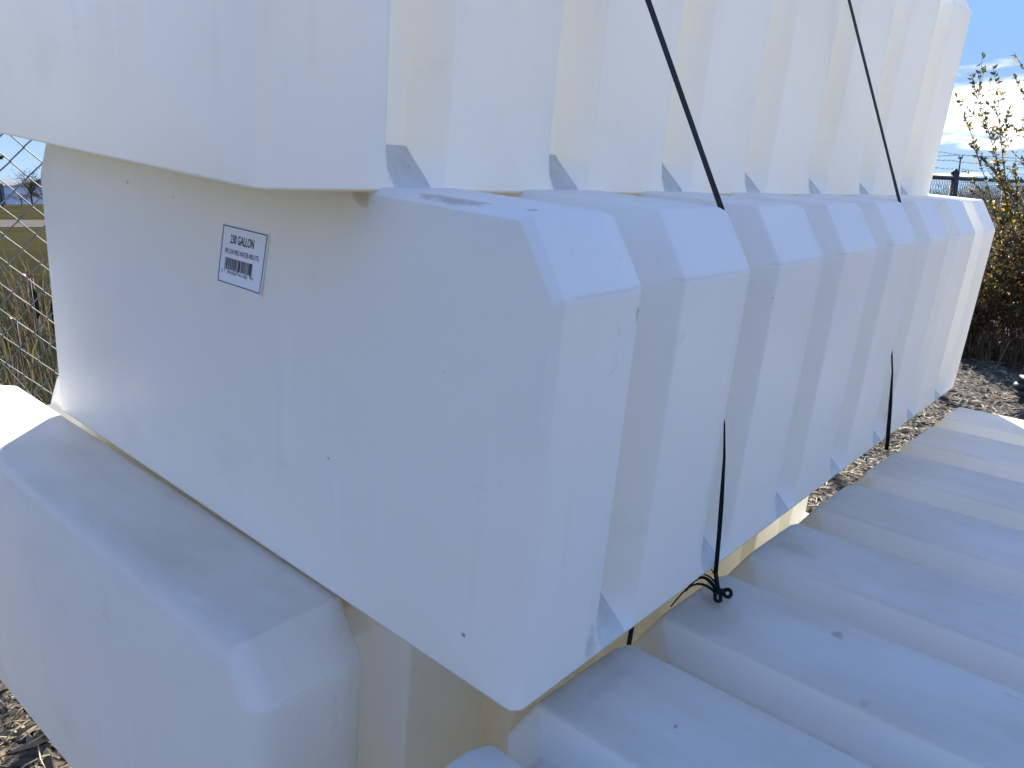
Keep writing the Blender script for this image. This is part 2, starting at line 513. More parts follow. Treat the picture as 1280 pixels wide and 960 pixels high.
def y_profile(soft):
    """(y, d, e, zone) stations along the tank"""
    st = []
    if soft: ep = [(1 - math.cos(a), 1 - math.sin(a)) for a in [math.pi / 2 * k / 8 for k in range(9)]]
    else: ep = [(0, 1.0), (.05, .86), (.16, .72), (.55, .32), (.86, .06), (1.0, 0.0)]   # a flat bevel with eased edges
    ER, Y0, EI = (.029, -.018, .029) if soft else (.010, -.008, .0085)
    for a, b in ep: st.append((Y0 + ER * a, 0, EI * b))
    corners = []
    for k in range(8):
        s, e = STARTS[k], ENDS[k]
        if k > 0: corners += [(s - .022, GD), (s, 0.0)]
        if k < 7: corners += [(e - .030, 0.0), (e - .001, .006), (e + .007, GD)]
    poly = [(Y0 + ER, 0)] + corners + [(TL - Y0 - ER, 0)]
    for i in range(1, len(poly) - 1):
        p = Vector(poly[i]); a = Vector(poly[i - 1]); b = Vector(poly[i + 1])
        q = min(.0055 if soft else .0032, (a - p).length * .4, (b - p).length * .4)
        pa = p + (a - p).normalized() * q; pb = p + (b - p).normalized() * q
        pm = (pa + pb) / 4 + p / 2
        for v in (pa, pm, pb): st.append((v[0], v[1], 0))
    for a, b in reversed(ep): st.append((TL - Y0 - ER * a, 0, EI * b))
    return st, ER, Y0
BULGE = .009
def build_tank_meshes(soft=False):
    st, ER, Y0 = y_profile(soft)
    verts, tags = [], None
    for (y, d, e) in st:
        pts, tg = section(d, e)
        tags = tg
        verts += [(p[0], y, p[1]) for p in pts]
    nc = len(tags); ns = len(st)
    faces, zone, mat = [], [], []
    def zone_of(y):
        if y < Y0 + ER - .0005: return ('end', 0)
        if y > TL - Y0 - ER + .0005: return ('end', 1)
        for k in range(8):
            if STARTS[k] - .0032 <= y <= ENDS[k] + .0035 or (k == 0 and y < ENDS[0]) or (k == 7 and y > STARTS[7]): return ('rib', k)
        return ('body', 0)
    for i in range(ns - 1):
        ym = (st[i][0] + st[i + 1][0]) / 2
        dm = (st[i][1] + st[i + 1][1]) / 2
        zn = zone_of(ym)
        for j in range(nc):
            j2 = (j + 1) % nc
            faces.append((i * nc + j, i * nc + j2, (i + 1) * nc + j2, (i + 1) * nc + j))
            zone.append(zn)
            zm = sum(verts[q][2] for q in faces[-1]) / 4
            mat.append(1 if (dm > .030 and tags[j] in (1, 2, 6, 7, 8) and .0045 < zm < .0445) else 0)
    cxm, czm = TW / 2, TH / 2
    for side in (0, 1):
        base = 0 if side == 0 else (ns - 1) * nc
        prev = [base + j for j in range(nc)]
        yb = st[0][0] if side == 0 else st[-1][0]
        sg = -1 if side == 0 else 1
        for k in (.86, .62, .36, .14):
            ring = []
            for j in range(nc):
                x, _, z = verts[base + j]
                ring.append(len(verts))
                verts.append((cxm + (x - cxm) * k, yb + sg * BULGE * (1 - k * k), czm + (z - czm) * k))
            for j in range(nc):
                j2 = (j + 1) % nc
                f = (prev[j], ring[j], ring[j2], prev[j2]) if side == 0 else (prev[j2], ring[j2], ring[j], prev[j])
                faces.append(f); zone.append(('end', side)); mat.append(0)
            prev = ring
        c = len(verts); verts.append((cxm, yb + sg * BULGE, czm))
        for j in range(nc):
            j2 = (j + 1) % nc
            faces.append((prev[j], c, prev[j2]) if side == 0 else (prev[j2], c, prev[j])); zone.append(('end', side)); mat.append(0)
    V = np.array(verts)
    N = np.zeros_like(V)
    for f in faces:
        p = V[list(f)]
        nrm = np.cross(p[2] - p[0], p[-1] - p[1]) if len(f) == 4 else np.cross(p[1] - p[0], p[2] - p[0])
        for q in f: N[q] += nrm
    N /= np.maximum(np.linalg.norm(N, axis=1), 1e-12)[:, None]
    # outward check
    ctr = np.array([TW / 2, TL / 2, TH / 2])
    if np.mean(np.sum(N * (V - ctr), axis=1)) < 0:
        N = -N; faces = [tuple(reversed(f)) for f in faces]
    out = {}
    for key in sorted(set(zone)):
        idx = [i for i, z in enumerate(zone) if z == key]
        used = sorted({q for i in idx for q in faces[i]})
        mp = {q: n for n, q in enumerate(used)}
        nm = {'end': 'end_panel', 'rib': 'rib', 'body': 'body'}[key[0]]
        me = bpy.data.meshes.new('tank_' + nm)
        me.from_pydata([tuple(V[q]) for q in used], [], [tuple(mp[q] for q in faces[i]) for i in idx])
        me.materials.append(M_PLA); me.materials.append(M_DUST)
        me.polygons.foreach_set('material_index', [mat[i] for i in idx])
        me.polygons.foreach_set('use_smooth', [True] * len(idx))
        me.update()
        me.normals_split_custom_set_from_vertices([tuple(N[q]) for q in used])
        out[key] = (nm, me)
    return out
TANK_MESHES, SOFT_MESHES = build_tank_meshes(), build_tank_meshes(True)   # older mouldings have rounder edges
def tank(pose_m, label, mat, soft=False, group='white plastic tanks stacked in the yard'):
    root = empty('water_tank')
    root.matrix_world = pose_m
    tag(root, label, 'tank', group)
    for key in [('body', 0)] + [('rib', k) for k in range(8)] + [('end', 0), ('end', 1)]:
        nm, me = (SOFT_MESHES if soft else TANK_MESHES)[key]
        o = link_mesh(nm, me, root)
        if mat is not M_PLA:
            o.material_slots[0].link = 'OBJECT'
            o.material_slots[0].material = mat
    return root
t_mid = tank(P_MID, 'white ribbed tank wearing the barcode sticker, between the top tank and the lower left one', M_PLA_MID)
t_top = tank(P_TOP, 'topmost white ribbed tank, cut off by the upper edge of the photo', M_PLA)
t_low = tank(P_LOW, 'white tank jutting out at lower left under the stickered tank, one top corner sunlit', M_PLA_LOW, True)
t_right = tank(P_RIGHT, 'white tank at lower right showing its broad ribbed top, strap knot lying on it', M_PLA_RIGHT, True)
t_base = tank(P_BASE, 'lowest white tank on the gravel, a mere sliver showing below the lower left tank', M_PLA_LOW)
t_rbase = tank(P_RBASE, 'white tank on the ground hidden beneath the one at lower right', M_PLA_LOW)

# ------------------------------------------------------------------ the sticker
LT, LR_, LB = Vector((.5868, .4163)), Vector((.6810, .4170)), Vector((.5745, .3450))
def on_end(u, v, off):
    off += .007 * max(0.0, u + v - 1.68) ** 1.5           # one corner lifts a little
    p = LT + (LR_ - LT) * u + (LB - LT) * v
    k = max(abs(p[0] - TW / 2) / (TW / 2), abs(p[1] - TH / 2) / (TH / 2))
    return (p[0], Y0 - BULGE * (1 - k * k) - off, p[1])
def sticker_patch(mb, u0, v0, u1, v1, off, n=4, th=None, mi=0):
    vs = [on_end(u0 + (u1 - u0) * i / n, v0 + (v1 - v0) * j / n, off) for j in range(n + 1) for i in range(n + 1)]
    fs = [(j * (n + 1) + i, (j + 1) * (n + 1) + i, (j + 1) * (n + 1) + i + 1, j * (n + 1) + i + 1) for j in range(n) for i in range(n)]
    mb.add(vs, fs, mi)
mb = MB(); sticker_patch(mb, -.03, -.03, 1.03, 1.03, .0010, 8)
sticker = mb.build('sticker', M_PAPER, t_mid)
mb = MB(); bw = .013
for a in ((0, 0, 1, bw * 1.25), (0, 1 - bw * 1.25, 1, 1), (0, 0, bw, 1), (1 - bw, 0, 1, 1)): sticker_patch(mb, *a, .0014)
# overlap at the corners is avoided by insetting the uprights
mb = MB()
for a in ((0, 0, 1, bw * 1.3), (0, 1 - bw * 1.3, 1, 1), (0, bw * 1.3, bw, 1 - bw * 1.3), (1 - bw, bw * 1.3, 1, 1 - bw * 1.3)): sticker_patch(mb, *a, .0014)
mb.build('border', M_INK, sticker)
dg = bpy.context.evaluated_depsgraph_get()
def lettering(txt, u0, u1, v0, v1, off=.0014, weight=0.0):
    cu = bpy.data.curves.new('lettering', 'FONT')
    cu.body = txt; cu.size = 1.0; cu.resolution_u = 3; cu.offset = weight
    ob = bpy.data.objects.new('lettering_source', cu)
    COL.objects.link(ob)
    bpy.context.view_layer.update()
    d = bpy.context.evaluated_depsgraph_get()
    me = bpy.data.meshes.new_from_object(ob.evaluated_get(d))
    bpy.data.objects.remove(ob); bpy.data.curves.remove(cu)
    co = np.array([v.co[:] for v in me.vertices])
    lo, hi = co.min(0), co.max(0)
    for v, c in zip(me.vertices, co):
        u = u0 + (u1 - u0) * (c[0] - lo[0]) / (hi[0] - lo[0])
        w = v1 - (v1 - v0) * (c[1] - lo[1]) / (hi[1] - lo[1])
        v.co = on_end(u, w, off)
    me.materials.clear(); me.materials.append(M_INK)
    me.name = 'lettering'
    return link_mesh('lettering', me, sticker)
lettering('230 GALLON', .20, .74, .135, .29, weight=.012)
lettering('HP LOW PRO-WATER-MID-FTG', .10, .88, .385, .475)
lettering('0', .065, .090, .765, .825)
lettering('391026', .20, .41, .765, .825)
lettering('411183', .47, .67, .765, .825)
lettering('4', .78, .81, .765, .825)
mb = MB(); br = random.Random(4); u = .125
bars = []
while u < .76:
    w = br.choice((.006, .006, .012, .018)); bars.append((u, u + w)); u += w + br.choice((.006, .006, .012, .014))
for i, (a, b) in enumerate(bars):
    longbar = i < 2 or i > len(bars) - 3 or abs((a + b) / 2 - .44) < .02
    sticker_patch(mb, a, .545, b, .80 if longbar else .75, .0014, 1)
mb.build('barcode', M_INK, sticker)

# ------------------------------------------------------------------ straps
def ML(p): return P_MID @ Vector(p)
def TLc(p): return P_TOP @ Vector(p)
def RL(p): return P_RIGHT @ Vector(p)
def dirm(P, d): return (P.to_3x3() @ Vector(d)).normalized()
yv = dirm(P_MID, (0, 1, 0)); xv = dirm(P_MID, (1, 0, 0))
GAP = .0025
def strap(yT, top_pts, groove_pts, label, name='strap'):
    root = empty(name)
    tag(root, label, 'strap', 'black straps tying down the tanks')
    mb = MB()
    pts = [TLc((-.03, yT, TH - .5)), TLc((-.004, yT, TH - CZ)), TLc((CX, yT, TH + GAP)), TLc((TW / 2, yT, TH + GAP)), TLc((TW - CX, yT, TH + GAP)), TLc((TW + GAP, yT, TH - CZ + .002))]
    a, b = pts[-1], top_pts[0]
    pts += [a.lerp(b, k / 6) for k in range(1, 6)] + top_pts
    root.location = pts[-1]
    inv = Matrix.Translation(-Vector(root.location))
    mb.ribbon([inv @ p for p in pts], [yv] * len(pts), .0115)
    mb.build('strap_band', M_STRAP, root)
    mb = MB()
    mb.ribbon([inv @ p for p in groove_pts[0]], groove_pts[1], groove_pts[2])
    mb.build('strap_tail', M_STRAP, root)
    return root, inv

g1 = .404
tops = [ML((1.034, g1, .4815)), ML((1.016, g1, .462)), ML((1.010, g1, TH - GD + .012))]
down = [ML((1.010, g1, TH - GD + .012)), ML((1.044, g1, TH - .075)), ML((1.060, .392, .38)), ML((1.070, .386, .28)), ML((1.094, .384, .22)), ML((1.1015, .3845, .176)), ML((1.102, .401, .104)), ML((1.102, .4127, .052)), ML((1.102, .4246, -.009)),
        RL((.070, .548, TH + .030)), RL((.0785, .5425, TH + .010))]
ob_ = (xv * .45 - yv * .9).normalized()
wd = [yv] * 4 + [(xv + yv * .3).normalized()] + [(xv * 1.0 + yv * .5).normalized()] * 6
strap1, inv1 = strap(.345, tops, (down, wd, [.008] * 4 + [.002, .0035, .006, .006, .006, .006, .006]), 'nearer black strap running down from the top tank and tied in a knot')
def smooth_pts(p, k=5, closed=False):
    p = [Vector(q) for q in p]; o_ = []
    for i in range(len(p) - 1):
        a, b, c, d = p[max(i - 1, 0)], p[i], p[i + 1], p[min(i + 2, len(p) - 1)]
        for j in range(k):
            t = j / k
            o_.append(.5 * ((2 * b) + (c - a) * t + (2 * a - 5 * b + 4 * c - d) * t * t + (3 * b - a - 3 * c + d) * t ** 3))
    return o_ + [p[-1]]
# knot, loops and loose ends on the right-hand tank
k0 = RL((.0785, .5425, TH + .008))
def rel(v): return inv1 @ (k0 + RL(Vector(v) * .56) - RL((0, 0, 0)))
mb = MB()
mb.tube(smooth_pts([rel(p) for p in ((-.008, .004, .014), (.004, -.003, .016), (.012, .002, .010), (.006, .010, .004), (-.006, .006, .003), (-.009, -.004, .008), (.003, -.007, .012), (.010, .003, .015))]), .0032, 6)
mb.tube(smooth_pts([rel(p) for p in ((.004, .006, .010), (.020, .012, .018), (.030, .006, .013), (.026, -.002, .006), (.008, .001, .008))]), .0026, 6)
mb.tube(smooth_pts([rel(p) for p in ((.0, -.004, .009), (.002, -.020, .010), (.010, -.030, .002), (.018, -.022, .002), (.008, -.006, .007))]), .0026, 6)
mb.build('knot', M_STRAP, strap1, True)
def arc_tail(p0, p1, rise, w, n=9):
    a, b = rel(p0), rel(p1)
    pts = [a.lerp(b, k / n) + Vector((0, 0, rise * math.sin(math.pi * k / n))) for k in range(n + 1)]
    m = MB(); m.ribbon(pts, [Vector((.2, -.3, 1))] * len(pts), [w * (1 - .45 * k / n) for k in range(n + 1)], .0012)
    m.build('loose_end', M_STRAP, strap1)
arc_tail((-.004, -.002, .012), (-.060, -.052, .006), .020, .0055)
arc_tail((-.004, -.006, .008), (-.052, -.130, .0), .022, .0040)
arc_tail((-.004, .004, .020), (-.050, .004, .035), .004, .0028)
arc_tail((-.004, .004, .022), (-.034, .016, .050), .003, .0022)

g2 = 1.150
tops2 = [ML((1.0386, g2, .4845)), ML((1.020, g2, .470)), ML((1.012, g2, TH - GD + .012))]
down2 = [ML((1.012, g2, TH - GD + .012)), ML((1.044, g2, TH - .075)), ML((1.060, 1.134, .34)), ML((1.080, 1.1255, .25)), ML((1.1025, 1.1225, .165)), ML((1.104, 1.163, .088)), ML((1.104, 1.212, .0)), ML((1.103, 1.228, -.03))]
strap2, inv2 = strap(1.005, tops2, (down2, [yv] * 3 + [xv] * 2 + [(xv + yv * .3).normalized()] * 3, [.009] * 3 + [.003, .003, .007, .008, .008]), 'farther black strap running down from the top tank to the rear part of the stack')
# short strap ends poking out beneath the stickered tank and on the lower left tank
mb = MB()
p0 = ML((1.068, .272, -.010))
mb.ribbon([Vector((0, 0, 0)), ML((1.066, .272, -.045)) - p0, ML((1.064, .274, -.085)) - p0], [yv] * 3, .011)
o = mb.build('strap_end', M_STRAP); o.location = p0
tag(o, 'short black strap end poking down beneath the first groove of the stickered tank', 'strap end')

# ------------------------------------------------------------------ fence
FS, FD = Vector((-1.40, 2.30, 0)), Vector((.695, .72, 0)).normalized()
FN = Vector((-FD.y, FD.x, 0))                   # away from the yard
def fpt(s, off=0.0, z=0.0):
    p = FS + FD * s + FN * off
    return Vector((p.x, p.y, z))
def RL_(s): return EYE + .165 + max(0.0, 6.0 - s) * .030   # the rail follows the ground up to the left
RAIL = EYE + .165
fence = empty('chain_link_fence', fpt(8.75))
tag(fence, 'grey chain link fence with barbed wire on slanted arms running behind the tanks', 'fence')
def frel(p): return p - fence.location
POSTS = [8.75 + 2.07 * k for k in range(-5, 9)]
for k, s in enumerate(POSTS):
    mb = MB(); term = abs(s - 8.75) < .01
    b = ground_z(*fpt(s)[:2]) - .05
    r_ = .042 if term else .027
    mb.tube([frel(fpt(s, .04, b)), frel(fpt(s, .04, RL_(s) + (.05 if term else .0)))], r_, 10)
    po = mb.build('post', M_POST, fence, True)
    if term:
        mb = MB(); mb.tube([frel(fpt(s, .04, RL_(s) + .05)), frel(fpt(s, .04, RL_(s) + .075)), frel(fpt(s, .04, RL_(s) + .10))], [.046, .030, .006], 10)
        mb.build('post_cap', M_POST, po, True)
    else:
        mb = MB(); mb.tube([frel(fpt(s, .04, RL_(s) - .02)), frel(fpt(s, .36, RL_(s) + .30))], .017, 6)
        mb.build('barbed_wire_arm', M_POST, fence)
mb = MB(); mb.tube([frel(fpt(q, .04, RL_(q))) for q in POSTS], .022, 8); mb.build('top_rail', M_POST, fence, True)
for q in (.12, .22, .32):
    mb = MB(); n = 140
    mb.tube([frel(fpt(POSTS[0] + (POSTS[-1] - POSTS[0]) * i / n, .04 + q, RL_(POSTS[0] + (POSTS[-1] - POSTS[0]) * i / n) + q * .93 - .012 * abs(math.sin(i * .55)))) for i in range(n + 1)], .0022, 3)
    for i in range(150):
        p = frel(fpt(POSTS[0] + (POSTS[-1] - POSTS[0]) * (i + .5) / 150, .04 + q, RL_(POSTS[0] + (POSTS[-1] - POSTS[0]) * (i + .5) / 150) + q * .93 - .006))
        for a in ((1, .3, .6), (-.4, .5, -1)):
            d = Vector(a).normalized() * .016
            mb.tube([p - d, p + d], .0016, 3, cap=False)
    mb.build('barbed_wire', M_GALV, fence)
DIA = .081
for k in range(len(POSTS) - 1):
    s0, s1 = POSTS[k], POSTS[k + 1]
    near = s1 < 3.0
    mb = MB(); c0 = math.ceil(s0 / (DIA / 2))
    c1 = math.floor(s1 / (DIA / 2))
    z0 = min(ground_z(*fpt(s0)[:2]), ground_z(*fpt(s1)[:2])) + .02
    nl = int((RL_(s0) - z0) / (DIA / 2))
    for c in range(c0, c1):
        pts = []
        for j in range(nl + 1):
            side = (j + c) % 2
            wob = .0035 * h2(c * .3, j * .4, 1.0)
            s_ = (c + side) * DIA / 2 + (.0012 if side else -.0012)
            pts.append(frel(fpt(s_, (.003 if (j % 2) else -.003) + wob, RL_(s_) - .012 - j * DIA / 2)))
        mb.tube(pts, (.0030 if near else .0026), 4 if near else 3, cap=False)
    mb.build('chain_link_mesh', M_GALV, fence)['kind'] = 'stuff'

# ------------------------------------------------------------------ field, road and far things
def field_z(x, y):
    return ground_z(x, y) + .012
xs = [-3000, -800, -250, -120] + list(np.arange(-80, 81, 8.0)) + [120, 250, 800, 3000]
mbf = MB()
srow = [-900, -300, -100, -30, -12] + list(np.arange(-5, 26, .5)) + [35, 60, 150, 500, 1500]
orow = [.10, .3, .6, 1.0, 1.6, 2.5, 4, 7, 12, 25, 60, 160, 500, 1600]
vs = []
for ob_ in orow:
    for s in srow:
        p = fpt(s, ob_); vs.append((p.x, p.y, field_z(p.x, p.y)))
ns_ = len(srow)
mbf.add(vs, [(j * ns_ + i, j * ns_ + i + 1, (j + 1) * ns_ + i + 1, (j + 1) * ns_ + i) for j in range(len(orow) - 1) for i in range(ns_ - 1)])
fo = mbf.build('field', M_FIELD, smooth=True); fo['kind'] = 'structure'
mb = MB()
mb.add([(-300, 35, .03), (60, 36.5, .03), (60, 47, .03), (-300, 46, .03)], [(0, 1, 2, 3)])
ro = mb.build('road', M_ROAD); ro['kind'] = 'structure'

def blades(n, sampler, hmin, hmax, w, mats, name, lean=.35, seed=1):
    r_ = random.Random(seed)
    mb = MB()
    for _ in range(n):
        x, y = sampler(r_)
        z = ground_z(x, y)
        h = r_.uniform(hmin, hmax) * (.6 + .4 * r_.random())
        a = r_.uniform(0, 6.283); l = lean * h * r_.random()
        dx, dy = math.cos(a) * l, math.sin(a) * l
        b = r_.uniform(0, 6.283); wx, wy = math.cos(b) * w / 2, math.sin(b) * w / 2
        m1 = (x + dx * .3, y + dy * .3, z + h * .55); tip = (x + dx, y + dy, z + h * (1 - .25 * r_.random()))
        mb.add([(x - wx, y - wy, z - .01), (x + wx, y + wy, z - .01), (m1[0] + wx * .7, m1[1] + wy * .7, m1[2]), (m1[0] - wx * .7, m1[1] - wy * .7, m1[2]), tip],
               [(0, 1, 2, 3), (3, 2, 4)], r_.choices(range(len(mats)), [.5, .3, .2][:len(mats)])[0])
    return mb.build(name, mats)
def samp_left(r_):
    s = r_.uniform(-3.5, 4.5); o_ = .18 + 6.5 * r_.random() ** 1.3
    p = fpt(s - o_ * .5 * 0, o_); return p.x - o_ * .35, p.y
o = blades(26000, samp_left, .25, 1.12, .013, [M_WEED, M_WEEDB, M_STRAW], 'weeds', seed=3)
tag(o, 'tangle of brown and green weeds growing beyond the fence at the left', 'weeds', kind='stuff')
def samp_right(r_):
    p = fpt(r_.uniform(5.5, 22), .2 + 4 * r_.random()); return p.x, p.y
o = blades(5000, samp_right, .4, 1.0, .014, [M_WEEDB, M_STRAW, M_WEED], 'tall_grass', seed=5)
tag(o, 'dry brown grass standing beyond the far stretch of the fence', 'grass', kind='stuff')

# cattails, a red scrap and a yellow flower among the weeds
def cattail(px_x, Y, ztop, label):
    X = (px_x - 640) / 994 * Y * .985
    g = ground_z(X, Y); r_ = empty('cattail', (X, Y, g))
    tag(r_, label, 'cattail', 'cattails beyond the fence')
    h = ztop - g
    mb = MB(); mb.tube([(0, 0, 0), (.015, 0, h * .5), (.02, .01, h)], [.006, .005, .003], 5); mb.build('stem', M_WEEDB, r_, True)
    mb = MB(); mb.tube([(.018, .008, h * .80), (.019, .009, h * .82), (.02, .01, h * .93), (.02, .01, h * .95)], [.004, .013, .013, .004], 8); mb.build('seed_head', M_CAT, r_, True)
M_CAT = simple("cattail_brown", (0.03, 0.018, 0.012), .9, .1)
M_RED = simple("red_petal", (0.30, 0.05, 0.05), .6, .3)
M_YEL = simple("yellow_petal", (0.30, 0.22, 0.02), .6, .3)
cattail(48, 3.3, EYE - .38, 'dark cattail nearest the labelled tank behind the chain link')
cattail(27, 3.9, EYE - .40, 'dark cattail left of another one behind the chain link')
def flower(px_x, px_y, Y, mat, label, name):
    X = (px_x - 640) / 994 * Y * .985; z = EYE - (px_y - 243) / 994 * Y * 1.03
    g = ground_z(X, Y); r_ = empty(name, (X, Y, g)); tag(r_, label, 'flower')
    mb = MB(); mb.tube([(.01, 0, 0), (0, .005, (z - g) * .6), (0, 0, z - g)], .003, 5); mb.build('stem', M_WEED, r_, True)
    mb = MB()
    for k in range(9):
        a = k * 2.4; e = .3 + .1 * k
        d = Vector((math.cos(a) * math.cos(e), math.sin(a) * math.cos(e), math.sin(e))); s_ = d.cross(Vector((0, 0, 1))).normalized() * .009
        c = Vector((0, 0, z - g)); mb.add([c, c + d * .013 + s_, c + d * .030, c + d * .013 - s_], [(0, 1, 2, 3)])
    mb.build('petals', mat, r_)
flower(30, 341, 3.4, M_RED, 'small red bloom among the weeds behind the chain link', 'red_flower')
flower(5, 394, 3.1, M_YEL, 'small yellow bloom at the left edge behind the chain link', 'yellow_flower')

# far shed, trees, lamp pole, utility poles
M_SHED = simple("pale_sheet_metal", (0.62, 0.65, 0.68), .6, .3, var=.06, scale=.3)
M_SHEDR = simple("shed_roof_metal", (0.16, 0.17, 0.18), .9, .05, var=.1, scale=.3)
def far_building(px0, px1, Y, h, label, depth=14):
    x0, x1 = [(p - 640) / 994 * Y * .985 for p in (px0, px1)]
    r_ = empty('storage_building', ((x0 + x1) / 2, Y, 0)); tag(r_, label, 'building')
    w = (x1 - x0)
    mb = MB(); mb.box((0, depth / 2, h / 2), (w, depth, h)); mb.build('wall', M_SHED, r_)
    mb = MB()
    a = [(-w / 2 - .3, -.3, h + .004), (w / 2 + .3, -.3, h + .004), (w / 2 + .3, depth + .3, h + .004), (-w / 2 - .3, depth + .3, h + .004), (-w / 2 - .3, depth / 2, h + 1.1), (w / 2 + .3, depth / 2, h + 1.1)]
    mb.add(a, [(0, 1, 5, 4), (2, 3, 4, 5), (0, 4, 3), (1, 2, 5), (3, 2, 1, 0)]); mb.build('roof', M_SHEDR, r_)
    mb = MB()
    mb.box((w * .2, -.03, 1.5), (3.2, .1, 3.0)); mb.build('door', M_SHEDR, r_)
far_building(-60, 25, 118, 2.7, 'pale grey metal building far off at the left edge beyond the road')
M_TREEF = simple("far_tree_leaf", (0.045, 0.045, 0.022), .8, .2, var=.4, scale=.8)
def far_tree(px_x, Y, h, wd_, dens, label, seed, name='tree', grp=None):
    r2 = random.Random(seed)
    X = (px_x - 640) / 994 * Y * .985
    r_ = empty(name, (X, Y, 0)); tag(r_, label, 'tree', grp)
    mb = MB(); mb.tube([(0, 0, -.2), (.05, 0, h * .3), (0, .05, h * .6)], [h * .03, h * .022, h * .012], 6)
    tips = []
    for k in range(26):
        a = r2.uniform(0, 6.283); z0 = h * r2.uniform(.15, .5); l = r2.uniform(.4, 1.0)
        p1 = Vector((math.cos(a) * wd_ * l * .5, math.sin(a) * wd_ * l * .5, min(h, z0 + h * r2.uniform(.25, .55))))
        p0 = Vector((0, 0, z0)); mb.tube([p0, p0.lerp(p1, .5) + Vector((0, 0, h * .04)), p1], [h * .008, h * .005, h * .002], 4)
        for q in range(4):
            d = Vector((r2.gauss(0, 1), r2.gauss(0, 1), r2.gauss(.5, .8))).normalized() * h * r2.uniform(.06, .16)
            b = p0.lerp(p1, r2.uniform(.5, 1)); mb.tube([b, b + d], [h * .0035, h * .0015], 3); tips.append(b + d * r2.random())
    mb.build('trunk', M_BARK, r_)
    mb = MB()
    for _ in range(dens):
        t_ = r2.choice(tips); c = t_ + Vector((r2.gauss(0, 1), r2.gauss(0, 1), r2.gauss(0, 1))) * h * .05
        u_ = Vector((r2.gauss(0, 1), r2.gauss(0, 1), r2.gauss(0, 1))).normalized(); v_ = u_.orthogonal().normalized(); s_ = h * r2.uniform(.010, .022)
        mb.add([c - u_ * s_, c + v_ * s_ * .6, c + u_ * s_, c - v_ * s_ * .6], [(0, 1, 2, 3)])
    mb.build('crown', M_TREEF, r_)
far_tree(46, 92, 4.2, 3.6, 500, 'thin half bare tree beside the far pale building', 21)
far_tree(62, 96, 3.2, 4.5, 1600, 'dark leafy tree partly hidden behind the stickered tank at the left', 22)
far_tree(33, 104, 1.9, 4.0, 1200, 'low dark bushy tree just right of the far building', 23)
FTL = ['far dark tree on the horizon, hidden behind the upper tank', 'far dark tree on the horizon beside the capped fence post', 'far dark tree on the horizon at the foot of the utility pole',
       'far dark tree on the horizon just right of the utility pole', 'far dark tree on the horizon under the first slanted barbed wire arm', 'far dark tree on the horizon behind the first twigs of the shrub',
       'far dark tree on the horizon behind the middle of the shrub', 'far dark tree on the horizon at the right edge of the photo']
for i, (pxx, Y, h, w) in enumerate(((1150, 60, 2.0, 6), (1168, 66, 2.4, 7), (1188, 62, 2.1, 6), (1204, 70, 2.3, 7), (1222, 64, 2.6, 6), (1242, 68, 2.2, 7), (1262, 61, 2.4, 7), (1283, 66, 2.6, 7))):
    far_tree(pxx, Y, h, w, 900, FTL[i], 40 + i, grp='trees along the far horizon')
def pole(px_x, Y, h, label, lamps=False):
    X = (px_x - 640) / 994 * Y * .985
    r_ = empty('light_pole' if lamps else 'utility_pole', (X, Y, 0)); tag(r_, label, 'pole')
    mb = MB(); mb.tube([(0, 0, -.2), (0, 0, h)], [.11, .07] if lamps else [.075, .05], 8); mb.build('shaft', M_POST, r_, True)
    mb = MB(); mb.box((0, 0, h - .1), (1.5 if lamps else .26, .09, .09)); mb.build('cross_arm', M_POST, r_)
    for sx_ in ((-.62, .62) if lamps else (-.11, .11)):
        if lamps:
            mb = MB(); mb.box((sx_, -.12, h + .12), (.5, .45, .28), Matrix.Rotation(.3, 3, 'X')); mb.build('lamp_head', M_CAT, r_)
        else:
            mb = MB(); mb.tube([(sx_, 0, h - .05), (sx_, 0, h + .10)], .03, 6); mb.build('insulator', M_POST, r_)
    return Vector((X, Y, h))
pole(9, 90, 5.3, 'far light pole carrying two lamp heads above the pale building', True)
pa = pole(1188, 55, 3.9, 'thin utility pole on the horizon right of the stack')
wires = empty('power_line', pa); tag(wires, 'thin power wires stretching across the sky beside the utility pole', 'wires')
for sx_ in (-.11, .11):
    a = pa + Vector((sx_, 0, .1)); mb = MB()
    for sg, dx, dy in ((-1, -60, 8), (1, 60, 8)):
        b = a + Vector((dx, dy, .6))
        mb.tube([a.lerp(b, k / 12) - Vector((0, 0, 1.3 * math.sin(math.pi * k / 12) * .8)) - pa for k in range(13)], .012, 3, cap=False)
    mb.build('wire', M_CAT, wires)

